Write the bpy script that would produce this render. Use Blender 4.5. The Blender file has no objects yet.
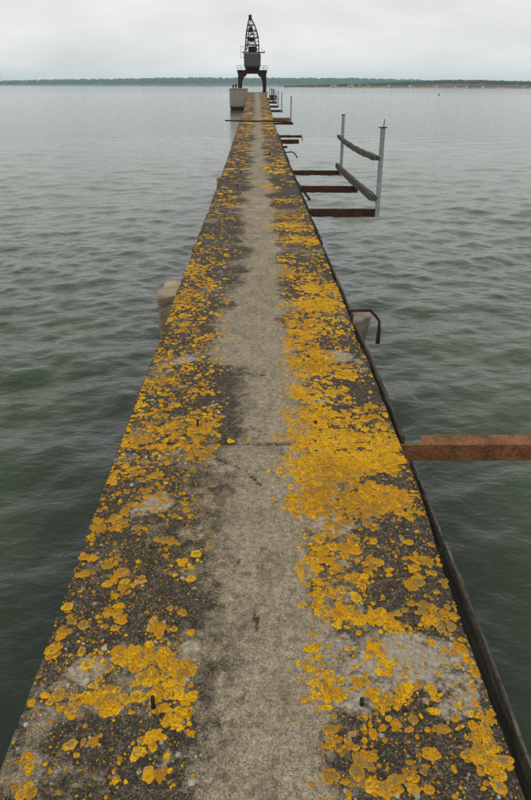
import bpy, math, random
import numpy as np
from mathutils import Matrix, Vector

SC = bpy.context.scene
COL = SC.collection
rad = math.radians
random.seed(11)
rng = np.random.default_rng(7)

# ------------------------------------------------------------------ camera
PW, PH, F = 531.0, 800.0, 680.0            # photograph size, focal length in its pixels
PITCH, YAW, ROLL = math.atan((400 - 86.0) / F), rad(0.72), rad(0.22)
CAM_Z = 1.6                                # eye above the deck (deck top is z = 0)
WATER_Z = -2.4
R3 = Matrix.Rotation(-YAW, 3, 'Z') @ Matrix.Rotation(math.pi / 2 - PITCH, 3, 'X') @ Matrix.Rotation(ROLL, 3, 'Z')
cd = bpy.data.cameras.new('camera')
cd.sensor_fit = 'VERTICAL'; cd.sensor_height = 24.0; cd.lens = 24.0 * F / PH
cd.clip_start = 0.05; cd.clip_end = 60000
cam = bpy.data.objects.new('camera', cd); COL.objects.link(cam)
cam.matrix_world = Matrix.Translation((0, 0, CAM_Z)) @ R3.to_4x4()
SC.camera = cam

# ------------------------------------------------------------------ sky, sun, exposure
SUN_EL, SUN_AZ = rad(52), rad(205)         # high behind the cloud, a little behind the photographer
W = bpy.data.worlds.new('World'); SC.world = W; W.use_nodes = True
wn, wl = W.node_tree.nodes, W.node_tree.links
wn.clear()
wout = wn.new('ShaderNodeOutputWorld'); wbg = wn.new('ShaderNodeBackground')
sky = wn.new('ShaderNodeTexSky'); sky.sky_type = 'NISHITA'; sky.sun_disc = False
sky.sun_elevation = SUN_EL; sky.sun_rotation = SUN_AZ; sky.dust_density = 3.0
tc = wn.new('ShaderNodeTexCoord')
mp = wn.new('ShaderNodeMapping'); mp.inputs['Scale'].default_value = (1.0, 1.0, 3.2)
n1 = wn.new('ShaderNodeTexNoise'); n1.inputs['Scale'].default_value = 5.0; n1.inputs['Detail'].default_value = 6; n1.inputs['Roughness'].default_value = 0.55
cr = wn.new('ShaderNodeValToRGB')
cr.color_ramp.elements[0].position = 0.30; cr.color_ramp.elements[0].color = (6.9, 7.0, 6.9, 1)
cr.color_ramp.elements[1].position = 0.72; cr.color_ramp.elements[1].color = (9.0, 8.95, 8.7, 1)
mx = wn.new('ShaderNodeMix'); mx.data_type = 'RGBA'; mx.inputs['Factor'].default_value = 0.95
wl.new(tc.outputs['Generated'], mp.inputs['Vector']); wl.new(mp.outputs['Vector'], n1.inputs['Vector'])
wl.new(n1.outputs['Fac'], cr.inputs['Fac'])
wl.new(sky.outputs['Color'], mx.inputs['A']); wl.new(cr.outputs['Color'], mx.inputs['B'])
# an overcast sky grows brighter from the horizon to the zenith: 1 + k sin(elevation)
sx = wn.new('ShaderNodeSeparateXYZ'); wl.new(tc.outputs['Generated'], sx.inputs[0])
ma = wn.new('ShaderNodeMath'); ma.operation = 'MULTIPLY_ADD'; ma.inputs[1].default_value = 0.32; ma.inputs[2].default_value = 1.0
cl = wn.new('ShaderNodeMath'); cl.operation = 'MAXIMUM'; cl.inputs[1].default_value = 0.0
wl.new(sx.outputs['Z'], cl.inputs[0]); wl.new(cl.outputs[0], ma.inputs[0])
vm = wn.new('ShaderNodeVectorMath'); vm.operation = 'SCALE'
wl.new(mx.outputs['Result'], vm.inputs[0]); wl.new(ma.outputs[0], vm.inputs['Scale'])
wl.new(vm.outputs['Vector'], wbg.inputs['Color']); wbg.inputs['Strength'].default_value = 0.1
wl.new(wbg.outputs['Background'], wout.inputs['Surface'])

sd = bpy.data.lights.new('sun', 'SUN'); sd.energy = 0.9; sd.angle = rad(22); sd.color = (1.0, 0.96, 0.90)
sun = bpy.data.objects.new('sun', sd); COL.objects.link(sun)
sdir = Vector((math.sin(SUN_AZ) * math.cos(SUN_EL), math.cos(SUN_AZ) * math.cos(SUN_EL), math.sin(SUN_EL)))
sun.rotation_euler = sdir.to_track_quat('Z', 'Y').to_euler()
SC.view_settings.view_transform = 'Standard'; SC.view_settings.look = 'None'
SC.view_settings.exposure = 0.08; SC.view_settings.gamma = 1.0; SC.view_settings.use_curve_mapping = False
SC.cycles.use_denoising = True
SC.cycles.max_bounces = 5; SC.cycles.volume_bounces = 4; SC.cycles.denoising_prefilter = 'NONE'

# ------------------------------------------------------------------ helpers
def ray(px, py):
    return R3 @ Vector(((px - PW / 2) / F, -(py - PH / 2) / F, -1.0))
def on_z(px, py, z=0.0):                   # the point at height z seen at that spot of the photograph
    d = ray(px, py); t = (z - CAM_Z) / d.z
    return Vector((d.x * t, d.y * t, z))
def on_y(px, py, y):                       # the same at distance y along the pier
    d = ray(px, py); t = y / d.y
    return Vector((d.x * t, y, CAM_Z + d.z * t))

def fbm(x, y, scale, seed=0, octaves=4):
    """value noise in 0..1, numpy"""
    out = np.zeros_like(x, dtype=float); amp = 1.0; tot = 0.0
    for o in range(octaves):
        s = scale * 2 ** o
        xs, ys = x * s + 13.7 * o + seed * 3.1, y * s + 7.3 * o + seed * 5.7
        xi, yi = np.floor(xs).astype(np.int64), np.floor(ys).astype(np.int64)
        fx, fy = xs - xi, ys - yi
        fx, fy = fx * fx * (3 - 2 * fx), fy * fy * (3 - 2 * fy)
        def h(a, b):
            v = np.sin(a * 127.1 + b * 311.7 + seed * 74.7 + o * 19.19) * 43758.5453
            return v - np.floor(v)
        v = (h(xi, yi) * (1 - fx) + h(xi + 1, yi) * fx) * (1 - fy) + (h(xi, yi + 1) * (1 - fx) + h(xi + 1, yi + 1) * fx) * fy
        out += amp * v; tot += amp; amp *= 0.5
    return out / tot
def sstep(a, b, v):
    t = np.clip((v - a) / (b - a), 0, 1); return t * t * (3 - 2 * t)

def np_mesh(name, verts, faces, attrs=None, smooth=False):
    """faces: (n, k) integer array of triangles or quads"""
    me = bpy.data.meshes.new(name)
    verts = np.asarray(verts, dtype=np.float32); faces = np.asarray(faces, dtype=np.int32)
    n, k = faces.shape
    me.vertices.add(len(verts)); me.vertices.foreach_set('co', verts.ravel())
    me.loops.add(n * k); me.loops.foreach_set('vertex_index', faces.ravel())
    me.polygons.add(n); me.polygons.foreach_set('loop_start', np.arange(0, n * k, k, dtype=np.int32))
    me.polygons.foreach_set('use_smooth', np.full(n, smooth, dtype=bool))
    for an, av in (attrs or {}).items():
        a = me.attributes.new(an, 'FLOAT', 'POINT'); a.data.foreach_set('value', np.asarray(av, dtype=np.float32))
    me.update(calc_edges=True); me.validate()
    return me

class MB:
    """collects boxes, bars, tubes and prisms into ONE mesh"""
    def __init__(self): self.v, self.f = [], []
    def add(self, vs, fs):
        o = len(self.v); self.v += [tuple(v) for v in vs]; self.f += [tuple(i + o for i in f) for f in fs]; return self
    def box(self, c, s, rz=0.0, jit=0.0):
        c = Vector(c); m = Matrix.Rotation(rz, 3, 'Z')
        vs = [c + m @ Vector((sx * s[0] / 2, sy * s[1] / 2, sz * s[2] / 2)) + Vector((random.uniform(-jit, jit), random.uniform(-jit, jit), random.uniform(-jit, jit)))
              for sx in (-1, 1) for sy in (-1, 1) for sz in (-1, 1)]
        return self.add(vs, [(0, 1, 3, 2), (4, 6, 7, 5), (0, 4, 5, 1), (2, 3, 7, 6), (0, 2, 6, 4), (1, 5, 7, 3)])
    def loft(self, pts, prof, up=(0, 0, 1), caps=True):
        """sweep a closed profile [(side, up)...] (or one per point) along points"""
        pts = [Vector(p) for p in pts]; n = len(pts); rings = []
        for i, p in enumerate(pts):
            t = (pts[min(i + 1, n - 1)] - pts[max(i - 1, 0)]).normalized()
            u = Vector(up)
            if abs(t.dot(u)) > 0.98: u = Vector((0, 1, 0)) if abs(t.y) < 0.9 else Vector((1, 0, 0))
            s = t.cross(u).normalized(); u2 = s.cross(t).normalized()
            pr = prof[i] if isinstance(prof[0][0], (tuple, list)) else prof
            rings.append([p + s * a + u2 * b for a, b in pr])
        k = len(rings[0]); vs = [v for r in rings for v in r]
        fs = [(i * k + j, i * k + (j + 1) % k, (i + 1) * k + (j + 1) % k, (i + 1) * k + j) for i in range(n - 1) for j in range(k)]
        if caps: fs += [tuple(range(k - 1, -1, -1)), tuple((n - 1) * k + j for j in range(k))]
        return self.add(vs, fs)
    def tube(self, pts, r, k=8):
        rs = r if isinstance(r, (list, tuple)) else [r] * len(pts)
        return self.loft(pts, [[(q * math.cos(2 * math.pi * j / k), q * math.sin(2 * math.pi * j / k)) for j in range(k)] for q in rs])
    def bar(self, a, b, w, h=None, up=(0, 0, 1)):
        h = h or w
        return self.loft([a, b], [(-w / 2, -h / 2), (w / 2, -h / 2), (w / 2, h / 2), (-w / 2, h / 2)], up)
    def build(self, name, mat, parent=None, bevel=0.0, smooth=False):
        me = bpy.data.meshes.new(name); me.from_pydata(self.v, [], self.f)
        if smooth: me.polygons.foreach_set('use_smooth', [True] * len(me.polygons))
        me.update()
        o = link(name, me, mat, parent)
        if bevel:
            b = o.modifiers.new('bevel', 'BEVEL'); b.width = bevel; b.segments = 2; b.limit_method = 'ANGLE'; b.angle_limit = rad(40)
        return o

def link(name, me, mat, parent=None):
    o = bpy.data.objects.new(name, me); COL.objects.link(o)
    if mat is not None and len(me.materials) == 0: me.materials.append(mat)
    if parent is not None:
        o.parent = parent
        o.matrix_parent_inverse = Matrix.Translation(parent.location).inverted()
    return o
def tag(o, label=None, cat=None, group=None, kind=None):
    for k, v in (('label', label), ('category', cat), ('group', group), ('kind', kind)):
        if v: o[k] = v
    return o
def empty(name, loc, label, cat, group=None):
    o = bpy.data.objects.new(name, None); COL.objects.link(o); o.location = loc; o.empty_display_size = 0.2
    return tag(o, label, cat, group)

# ------------------------------------------------------------------ materials
class NT:
    def __init__(self, name):
        self.m = bpy.data.materials.new(name); self.m.use_nodes = True
        self.n, self.l = self.m.node_tree.nodes, self.m.node_tree.links
        self.b = self.n['Principled BSDF']; self.out = self.n['Material Output']
        self.tc = self.n.new('ShaderNodeTexCoord')
    def put(self, sock, v):
        if hasattr(v, 'is_linked'): self.l.new(v, sock)
        else: sock.default_value = v
    def pos(self, scale=(1, 1, 1), rot=(0, 0, 0)):
        m = self.n.new('ShaderNodeMapping'); m.inputs['Scale'].default_value = scale; m.inputs['Rotation'].default_value = rot
        self.l.new(self.geo(), m.inputs['Vector']); return m.outputs['Vector']
    def geo(self, out='Position'):
        if not hasattr(self, 'g'): self.g = self.n.new('ShaderNodeNewGeometry')
        return self.g.outputs[out]
    def noise(self, vec, scale, detail=4, rough=0.55, dist=0.0, out='Fac'):
        t = self.n.new('ShaderNodeTexNoise'); self.l.new(vec, t.inputs['Vector'])
        t.inputs['Scale'].default_value = scale; t.inputs['Detail'].default_value = detail
        t.inputs['Roughness'].default_value = rough; t.inputs['Distortion'].default_value = dist
        return t.outputs[out]
    def vor(self, vec, scale, feature='F1', out='Distance', rand=1.0):
        t = self.n.new('ShaderNodeTexVoronoi'); t.feature = feature; self.l.new(vec, t.inputs['Vector'])
        t.inputs['Scale'].default_value = scale; t.inputs['Randomness'].default_value = rand
        return t.outputs[out]
    def ramp(self, fac, stops):
        r = self.n.new('ShaderNodeValToRGB'); e = r.color_ramp.elements
        while len(e) < len(stops): e.new(0.5)
        for el, (p, c) in zip(e, stops):
            el.position = p; el.color = (c, c, c, 1) if isinstance(c, (int, float)) else (*c, 1)
        self.put(r.inputs['Fac'], fac); return r.outputs['Color']
    def math(self, op, a, b=0.0, clamp=False):
        m = self.n.new('ShaderNodeMath'); m.operation = op; m.use_clamp = clamp
        self.put(m.inputs[0], a); self.put(m.inputs[1], b); return m.outputs[0]
    def mix(self, fac, a, b, mode='MIX'):
        m = self.n.new('ShaderNodeMix'); m.data_type = 'RGBA'; m.blend_type = mode
        self.put(m.inputs['Factor'], fac)
        self.put(m.inputs['A'], a if hasattr(a, 'is_linked') else (*a, 1)); self.put(m.inputs['B'], b if hasattr(b, 'is_linked') else (*b, 1))
        return m.outputs['Result']
    def attr(self, name):
        a = self.n.new('ShaderNodeAttribute'); a.attribute_name = name; return a.outputs['Fac']
    def bump(self, h, strength, dist, prev=None):
        b = self.n.new('ShaderNodeBump'); b.inputs['Strength'].default_value = strength; b.inputs['Distance'].default_value = dist
        self.put(b.inputs['Height'], h)
        if prev is not None: self.l.new(prev, b.inputs['Normal'])
        return b.outputs['Normal']
    def done(self, col, rough, normal=None, spec=0.3, metal=0.0):
        self.put(self.b.inputs['Base Color'], col if hasattr(col, 'is_linked') else (*col, 1))
        self.put(self.b.inputs['Roughness'], rough); self.put(self.b.inputs['Metallic'], metal)
        self.b.inputs['Specular IOR Level'].default_value = spec
        if normal is not None: self.l.new(normal, self.b.inputs['Normal'])
        return self.m

def mat_deck():
    t = NT('weathered_concrete_deck'); P = t.pos()
    dark, pale = t.attr('dark'), t.attr('pale')
    fine = t.noise(P, 260, 3, 0.6); mid = t.noise(P, 38, 5, 0.62); big = t.noise(P, 5, 5, 0.6)
    agg = t.vor(P, 230, out='Color'); aggd = t.vor(P, 230)
    col = t.ramp(mid, [(0.30, (0.085, 0.067, 0.044)), (0.5, (0.265, 0.216, 0.147)), (0.70, (0.43, 0.36, 0.255))])
    col = t.mix(0.35, col, t.ramp(big, [(0.32, (0.14, 0.113, 0.076)), (0.68, (0.37, 0.305, 0.212))]))
    sep = t.n.new('ShaderNodeSeparateColor'); t.l.new(agg, sep.inputs['Color'])
    # aggregate grains: some pale, some dark
    col = t.mix(t.math('MULTIPLY', t.ramp(sep.outputs['Red'], [(0.74, 0), (0.80, 1)]), 0.38), col, (0.46, 0.395, 0.295))
    col = t.mix(t.math('MULTIPLY', t.ramp(sep.outputs['Green'], [(0.70, 0), (0.78, 1)]), 0.45), col, (0.07, 0.055, 0.04))
    pits = t.ramp(fine, [(0.36, 1), (0.46, 0)])
    col = t.mix(t.math('MULTIPLY', pits, 0.75), col, (0.04, 0.033, 0.024))
    # walked-in grime and pale scuffs on the bare strip
    grime = t.ramp(t.noise(t.pos((1.0, 0.45, 1)), 9, 6, 0.7, 0.8), [(0.50, 0), (0.68, 1)])
    col = t.mix(t.math('MULTIPLY', grime, 0.55), col, (0.065, 0.051, 0.034))
    scuff = t.ramp(t.noise(t.pos((1.0, 0.5, 1), (0, 0, 0.5)), 13, 6, 0.72, 1.2), [(0.60, 0), (0.70, 1)])
    col = t.mix(t.math('MULTIPLY', scuff, 0.55), col, (0.45, 0.40, 0.31))
    # pale, cleaner patches where old lichen has fallen off
    pf = t.math('ADD', pale, t.math('MULTIPLY', t.math('SUBTRACT', t.noise(P, 30, 6, 0.7), 0.5), 1.5))
    pf = t.math('ADD', pf, t.math('MULTIPLY', t.math('SUBTRACT', t.noise(P, 8, 3, 0.5), 0.5), 1.1))
    pm = t.ramp(pf, [(0.40, 0), (0.72, 1)])
    pcol = t.ramp(t.noise(P, 60, 4, 0.6), [(0.3, (0.19, 0.158, 0.115)), (0.55, (0.31, 0.268, 0.205)), (0.75, (0.45, 0.405, 0.33))])
    # black crust
    dn = t.math('MULTIPLY', t.math('SUBTRACT', t.noise(P, 16, 7, 0.75), 0.5), 1.7)
    dn2 = t.math('MULTIPLY', t.math('SUBTRACT', t.noise(P, 170, 3, 0.6), 0.5), 0.75)
    df = t.math('ADD', t.math('ADD', dark, dn), dn2)
    dm = t.ramp(df, [(0.30, 0), (0.70, 1)])
    dcol = t.ramp(t.math('ADD', t.math('MULTIPLY', t.noise(P, 150, 3, 0.7), 0.55), t.math('MULTIPLY', t.noise(P, 34, 6, 0.75, 0.5), 0.45)), [(0.40, (0.008, 0.007, 0.0055)), (0.50, (0.026, 0.021, 0.015)), (0.61, (0.15, 0.123, 0.088))])
    col = t.mix(t.math('MULTIPLY', dm, 0.93), col, dcol)
    col = t.mix(t.math('MULTIPLY', pm, 0.9), col, pcol)
    h = t.math('ADD', t.math('MULTIPLY', mid, 1.0), t.math('MULTIPLY', fine, 0.5))
    h = t.math('ADD', h, t.math('MULTIPLY', aggd, -0.35))
    nb = t.bump(h, 0.75, 0.006)
    return t.done(col, 0.93, nb, 0.15)

def mat_concrete(name, a, b, wet=True):
    t = NT(name); P = t.pos()
    n = t.noise(P, 6, 6, 0.65); f = t.noise(P, 90, 4, 0.6)
    col = t.ramp(n, [(0.28, a), (0.7, b)])
    col = t.mix(t.math('MULTIPLY', t.ramp(f, [(0.32, 1), (0.45, 0)]), 0.6), col, tuple(x * 0.35 for x in a))
    streak = t.noise(t.pos((5, 5, 0.35)), 1.3, 4, 0.6)
    col = t.mix(t.math('MULTIPLY', t.ramp(streak, [(0.45, 0), (0.7, 1)]), 0.5), col, tuple(x * 0.4 for x in a))
    if wet:   # the algae band above the waterline
        z = t.n.new('ShaderNodeSeparateXYZ'); t.l.new(t.geo(), z.inputs[0])
        zz = t.math('ADD', z.outputs['Z'], t.math('MULTIPLY', t.math('SUBTRACT', n, 0.5), 0.5))
        mr = t.n.new('ShaderNodeMapRange'); mr.clamp = True
        t.put(mr.inputs['Value'], zz); mr.inputs['From Min'].default_value = WATER_Z + 0.85; mr.inputs['From Max'].default_value = WATER_Z + 0.35
        col = t.mix(mr.outputs['Result'], col, (0.022, 0.024, 0.014))
    nb = t.bump(t.math('ADD', n, t.math('MULTIPLY', f, 0.5)), 0.7, 0.02)
    return t.done(col, 0.9, nb, 0.2)

def mat_rust(name, a, b, c):
    t = NT(name); P = t.pos()
    n = t.noise(P, 9, 6, 0.7, 0.6); f = t.noise(P, 120, 4, 0.65)
    col = t.ramp(n, [(0.28, a), (0.5, b), (0.72, c)])
    col = t.mix(t.math('MULTIPLY', t.ramp(f, [(0.40, 1), (0.52, 0)]), 0.55), col, tuple(x * 0.3 for x in a))
    fl = t.noise(t.pos((1, 1, 2.2)), 26, 6, 0.75, 1.0)
    col = t.mix(t.math('MULTIPLY', t.ramp(fl, [(0.52, 0), (0.62, 1)]), 0.4), col, tuple(x * 0.45 for x in a))
    col = t.mix(t.math('MULTIPLY', t.ramp(fl, [(0.36, 1), (0.42, 0)]), 0.5), col, tuple(min(1, x * 1.5) for x in c))
    nb = t.bump(t.math('ADD', t.math('ADD', n, f), fl), 0.8, 0.008)
    return t.done(col, t.ramp(f, [(0.3, 0.95), (0.7, 0.7)]), nb, 0.3)

def mat_wood(name, a, b):
    t = NT(name); P = t.pos((30, 1.6, 30)); Q = t.pos()
    g = t.noise(P, 2.0, 6, 0.7, 0.4); f = t.noise(Q, 45, 5, 0.7)
    col = t.ramp(g, [(0.3, tuple(x * 0.35 for x in a)), (0.5, a), (0.72, b)])
    col = t.mix(t.math('MULTIPLY', t.ramp(f, [(0.40, 1), (0.52, 0)]), 0.55), col, (0.02, 0.018, 0.014))
    nb = t.bump(t.math('ADD', g, t.math('MULTIPLY', f, 0.6)), 0.8, 0.008)
    return t.done(col, 0.9, nb, 0.2)

def mat_paint(name, a, b, rough=0.6):
    t = NT(name); P = t.pos()
    n = t.noise(P, 7, 6, 0.7); f = t.noise(P, 60, 4, 0.65)
    col = t.ramp(n, [(0.35, a), (0.65, b)])
    col = t.mix(t.math('MULTIPLY', t.ramp(f, [(0.36, 1), (0.42, 0)]), 0.7), col, (0.10, 0.045, 0.022))
    return t.done(col, rough, t.bump(f, 0.3, 0.003), 0.4)

def mat_lichen():
    t = NT('orange_lichen'); P = t.pos()
    rim, tint = t.attr('rim'), t.attr('tint')
    n = t.noise(P, 210, 4, 0.65); cell = t.vor(P, 165)
    col = t.ramp(tint, [(0.0, (0.27, 0.19, 0.055)), (0.16, (0.38, 0.19, 0.016)), (0.45, (0.58, 0.285, 0.010)), (1.0, (0.82, 0.475, 0.010))])
    col = t.mix(t.math('MULTIPLY', t.ramp(n, [(0.35, 1), (0.55, 0)]), 0.55), col, (0.33, 0.135, 0.006))
    col = t.mix(t.math('MULTIPLY', t.ramp(cell, [(0.42, 0), (0.75, 1)]), 0.62), col, (0.20, 0.078, 0.006))
    # crumbling centres of the older rosettes
    old = t.math('MULTIPLY', t.ramp(t.math('ADD', rim, t.math('MULTIPLY', t.math('SUBTRACT', n, 0.5), 1.1)), [(0.25, 1), (0.62, 0)]), t.attr('old'))
    col = t.mix(old, col, (0.17, 0.135, 0.075))
    col = t.mix(t.ramp(rim, [(0.62, 0), (1.0, 0.5)]), col, (0.78, 0.42, 0.02))
    h = t.math('ADD', n, t.math('MULTIPLY', cell, -0.9))
    return t.done(col, 0.9, t.bump(h, 0.9, 0.005), 0.12)

def mat_pale_lichen():
    t = NT('pale_grey_lichen'); n = t.noise(t.pos(), 240, 4, 0.65)
    col = t.mix(t.attr('tint'), (0.16, 0.145, 0.11), (0.42, 0.40, 0.34))
    col = t.mix(t.math('MULTIPLY', t.ramp(n, [(0.35, 1), (0.55, 0)]), 0.6), col, (0.13, 0.115, 0.09))
    return t.done(col, 0.95, t.bump(n, 0.8, 0.004), 0.1)

def mat_water():
    t = NT('sea_water')
    z = t.geo()
    a = t.noise(t.pos((0.75, 1.2, 1), (0, 0, rad(16))), 1.7, 3, 0.5, 0.3)      # long chop
    b = t.noise(t.pos((0.8, 1.25, 1), (0, 0, rad(-14))), 4.6, 3, 0.55, 0.3)      # short chop
    c = t.noise(t.pos((0.9, 1.2, 1), (0, 0, rad(6))), 14, 2, 0.5)               # ripples
    far = t.noise(t.pos((0.12, 0.30, 1), (0, 0, rad(8))), 1.0, 4, 0.6)
    nb = t.bump(a, 1.0, 0.026); nb = t.bump(b, 1.0, 0.024, nb); nb = t.bump(c, 0.7, 0.0065, nb); nb = t.bump(far, 1.0, 0.11, nb)
    big = t.noise(z, 0.30, 4, 0.6)
    col = t.ramp(big, [(0.35, (0.0120, 0.0300, 0.0080)), (0.65, (0.0250, 0.0440, 0.0120))])
    # darker base colour close along the pier, the sandy bottom beyond it green
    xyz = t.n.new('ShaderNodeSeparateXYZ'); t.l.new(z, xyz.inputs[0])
    foot = t.math('ADD', t.math('ABSOLUTE', xyz.outputs['X']), t.math('MULTIPLY', t.math('SUBTRACT', t.noise(z, 0.9, 5, 0.65, 0.6), 0.5), 2.6))  # sideways distance from the pier line, roughened by noise
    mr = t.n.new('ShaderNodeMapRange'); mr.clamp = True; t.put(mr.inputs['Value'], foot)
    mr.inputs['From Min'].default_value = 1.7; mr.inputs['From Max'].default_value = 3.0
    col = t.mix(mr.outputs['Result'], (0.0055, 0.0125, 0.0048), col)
    t.b.inputs['IOR'].default_value = 1.333
    m = t.done(col, 0.06, nb, 0.5)
    return m

def mat_plain(name, a, b, scale=0.05, rough=0.95):
    t = NT(name); n = t.noise(t.pos(), scale, 5, 0.6)
    return t.done(t.ramp(n, [(0.35, a), (0.65, b)]), rough, None, 0.1)

M = dict(
    deck=mat_deck(), conc=mat_concrete('old_concrete', (0.13, 0.11, 0.085), (0.30, 0.265, 0.205)),
    pale_conc=mat_concrete('pale_cap_concrete', (0.22, 0.17, 0.112), (0.42, 0.34, 0.235)),
    block=mat_concrete('block_concrete', (0.17, 0.15, 0.12), (0.34, 0.31, 0.25)),
    rust=mat_rust('dark_rust', (0.018, 0.010, 0.007), (0.050, 0.020, 0.011), (0.11, 0.042, 0.020)),
    rust_red=mat_rust('orange_rust', (0.075, 0.031, 0.012), (0.185, 0.078, 0.028), (0.28, 0.13, 0.052)),
    iron=mat_rust('black_iron', (0.010, 0.008, 0.007), (0.026, 0.018, 0.014), (0.06, 0.034, 0.022)),
    wood=mat_wood('grey_weathered_wood', (0.075, 0.070, 0.050), (0.19, 0.18, 0.135)),
    wood_pale=mat_wood('silvered_wood', (0.13, 0.12, 0.09), (0.32, 0.30, 0.235)), gap_shade=mat_wood('gap_shade_black', (0.016, 0.015, 0.012), (0.045, 0.042, 0.032)), wood_dark=mat_wood('dark_wet_wood', (0.050, 0.046, 0.034), (0.15, 0.14, 0.105)),
    galv=mat_paint('dull_galvanised_steel', (0.15, 0.185, 0.20), (0.26, 0.30, 0.315)),
    crane=mat_rust('crane_steel', (0.009, 0.007, 0.006), (0.020, 0.014, 0.011), (0.045, 0.027, 0.02)),
    crane_red=mat_rust('red_primer_steel', (0.014, 0.006, 0.005), (0.032, 0.012, 0.009), (0.06, 0.022, 0.015)),
    house=mat_paint('grey_cabin_sheet', (0.042, 0.040, 0.034), (0.075, 0.070, 0.06)),
    glass=NT('dusty_glass').done((0.02, 0.025, 0.028), 0.15, None, 0.5),
    lichen=mat_lichen(), pale_lichen=mat_pale_lichen(), water=mat_water(),
)

# ------------------------------------------------------------------ the water, waves as geometry near the pier
def build_water():
    rs = [0.4]
    while rs[-1] < 20: rs.append(rs[-1] + (0.15 if rs[-1] < 3 else 0.062))
    while rs[-1] < 110: rs.append(rs[-1] + max(0.062, rs[-1] ** 2 / 4200))
    while rs[-1] < 14000: rs.append(rs[-1] * 1.035 + 0.2)
    rs = np.array(rs)
    inner = np.linspace(-44, 44, 760); outer = np.linspace(44, 316, 70)[1:-1]
    az = np.radians(np.concatenate([inner, outer])); na, nr = len(az), len(rs)
    R, A = np.meshgrid(rs, az, indexing='ij')
    X, Y = R * np.sin(A), R * np.cos(A)
    dr = np.gradient(rs)[:, None] * np.ones_like(A)
    coarse = np.ones_like(A); coarse[:, len(inner):] = 40.0
    dx = np.maximum(dr, R * rad(88 / 760) * coarse)
    Z = np.zeros_like(X); g = np.random.default_rng(3)
    for i in range(64):
        lam = 0.30 * (3.2 / 0.30) ** (g.random() ** 1.3)
        th = rad(168) + g.normal(0, rad(46))          # wind from the open side, crests run across the view
        k = 2 * math.pi / lam; ph = g.random() * 6.283
        amp = 0.0030 * lam ** 0.95 if lam < 1.1 else 0.0033 * lam ** 0.45
        s = np.sin(k * (X * math.sin(th) + Y * math.cos(th)) + ph)
        wgt = 1 - sstep(0.22, 0.40, dx / lam)
        Z += amp * wgt * (s + 0.22 * (s * s - 0.5) * 2)
    gust = 0.55 + 0.9 * fbm(X, Y, 0.11, 5, 3)
    Z *= gust
    verts = np.stack([X, Y, Z + WATER_Z], -1).reshape(-1, 3)
    i, j = np.meshgrid(np.arange(nr - 1), np.arange(na), indexing='ij'); j2 = (j + 1) % na
    f = np.stack([i * na + j, i * na + j2, (i + 1) * na + j2, (i + 1) * na + j], -1).reshape(-1, 4)
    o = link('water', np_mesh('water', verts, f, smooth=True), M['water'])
    # close the hole under the camera
    tag(o, kind='structure')
build_water()

# ------------------------------------------------------------------ plan of the deck, from its two edges
LEFT = [(23, 703), (60.5, 600), (97.5, 500), (161.6, 330), (189, 258), (213.7, 195), (226.6, 160), (237.5, 127), (240.6, 120), (245.2, 104), (247.4, 95.4), (248.6, 91.0)]
RIGHT = [(526, 792), (507, 738), (468, 633), (441.5, 556), (420, 490), (348, 310), (327.5, 260), (297.6, 185), (286.9, 159), (276, 128), (273.2, 118), (269.5, 104), (266.2, 95.4), (264.3, 91.0)]
lp = [on_z(*p) for p in LEFT]; rp = [on_z(*p) for p in RIGHT]
ly, lx = np.array([p.y for p in lp]), np.array([p.x for p in lp])
ry, rx = np.array([p.y for p in rp]), np.array([p.x for p in rp])
END = 188.0
def xl(y): return np.interp(y, ly, lx)
def xr(y): return np.interp(y, ry, rx)
def edge_l(y): return xl(y) + 0.020 * (fbm(np.asarray(y, float), np.full_like(np.asarray(y, float), 3.0), 2.8, 2, 6) - 0.5) * 2
def edge_r(y): return xr(y) + 0.012 * (fbm(np.asarray(y, float), np.full_like(np.asarray(y, float), 8.0), 2.8, 4, 6) - 0.5) * 2

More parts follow.
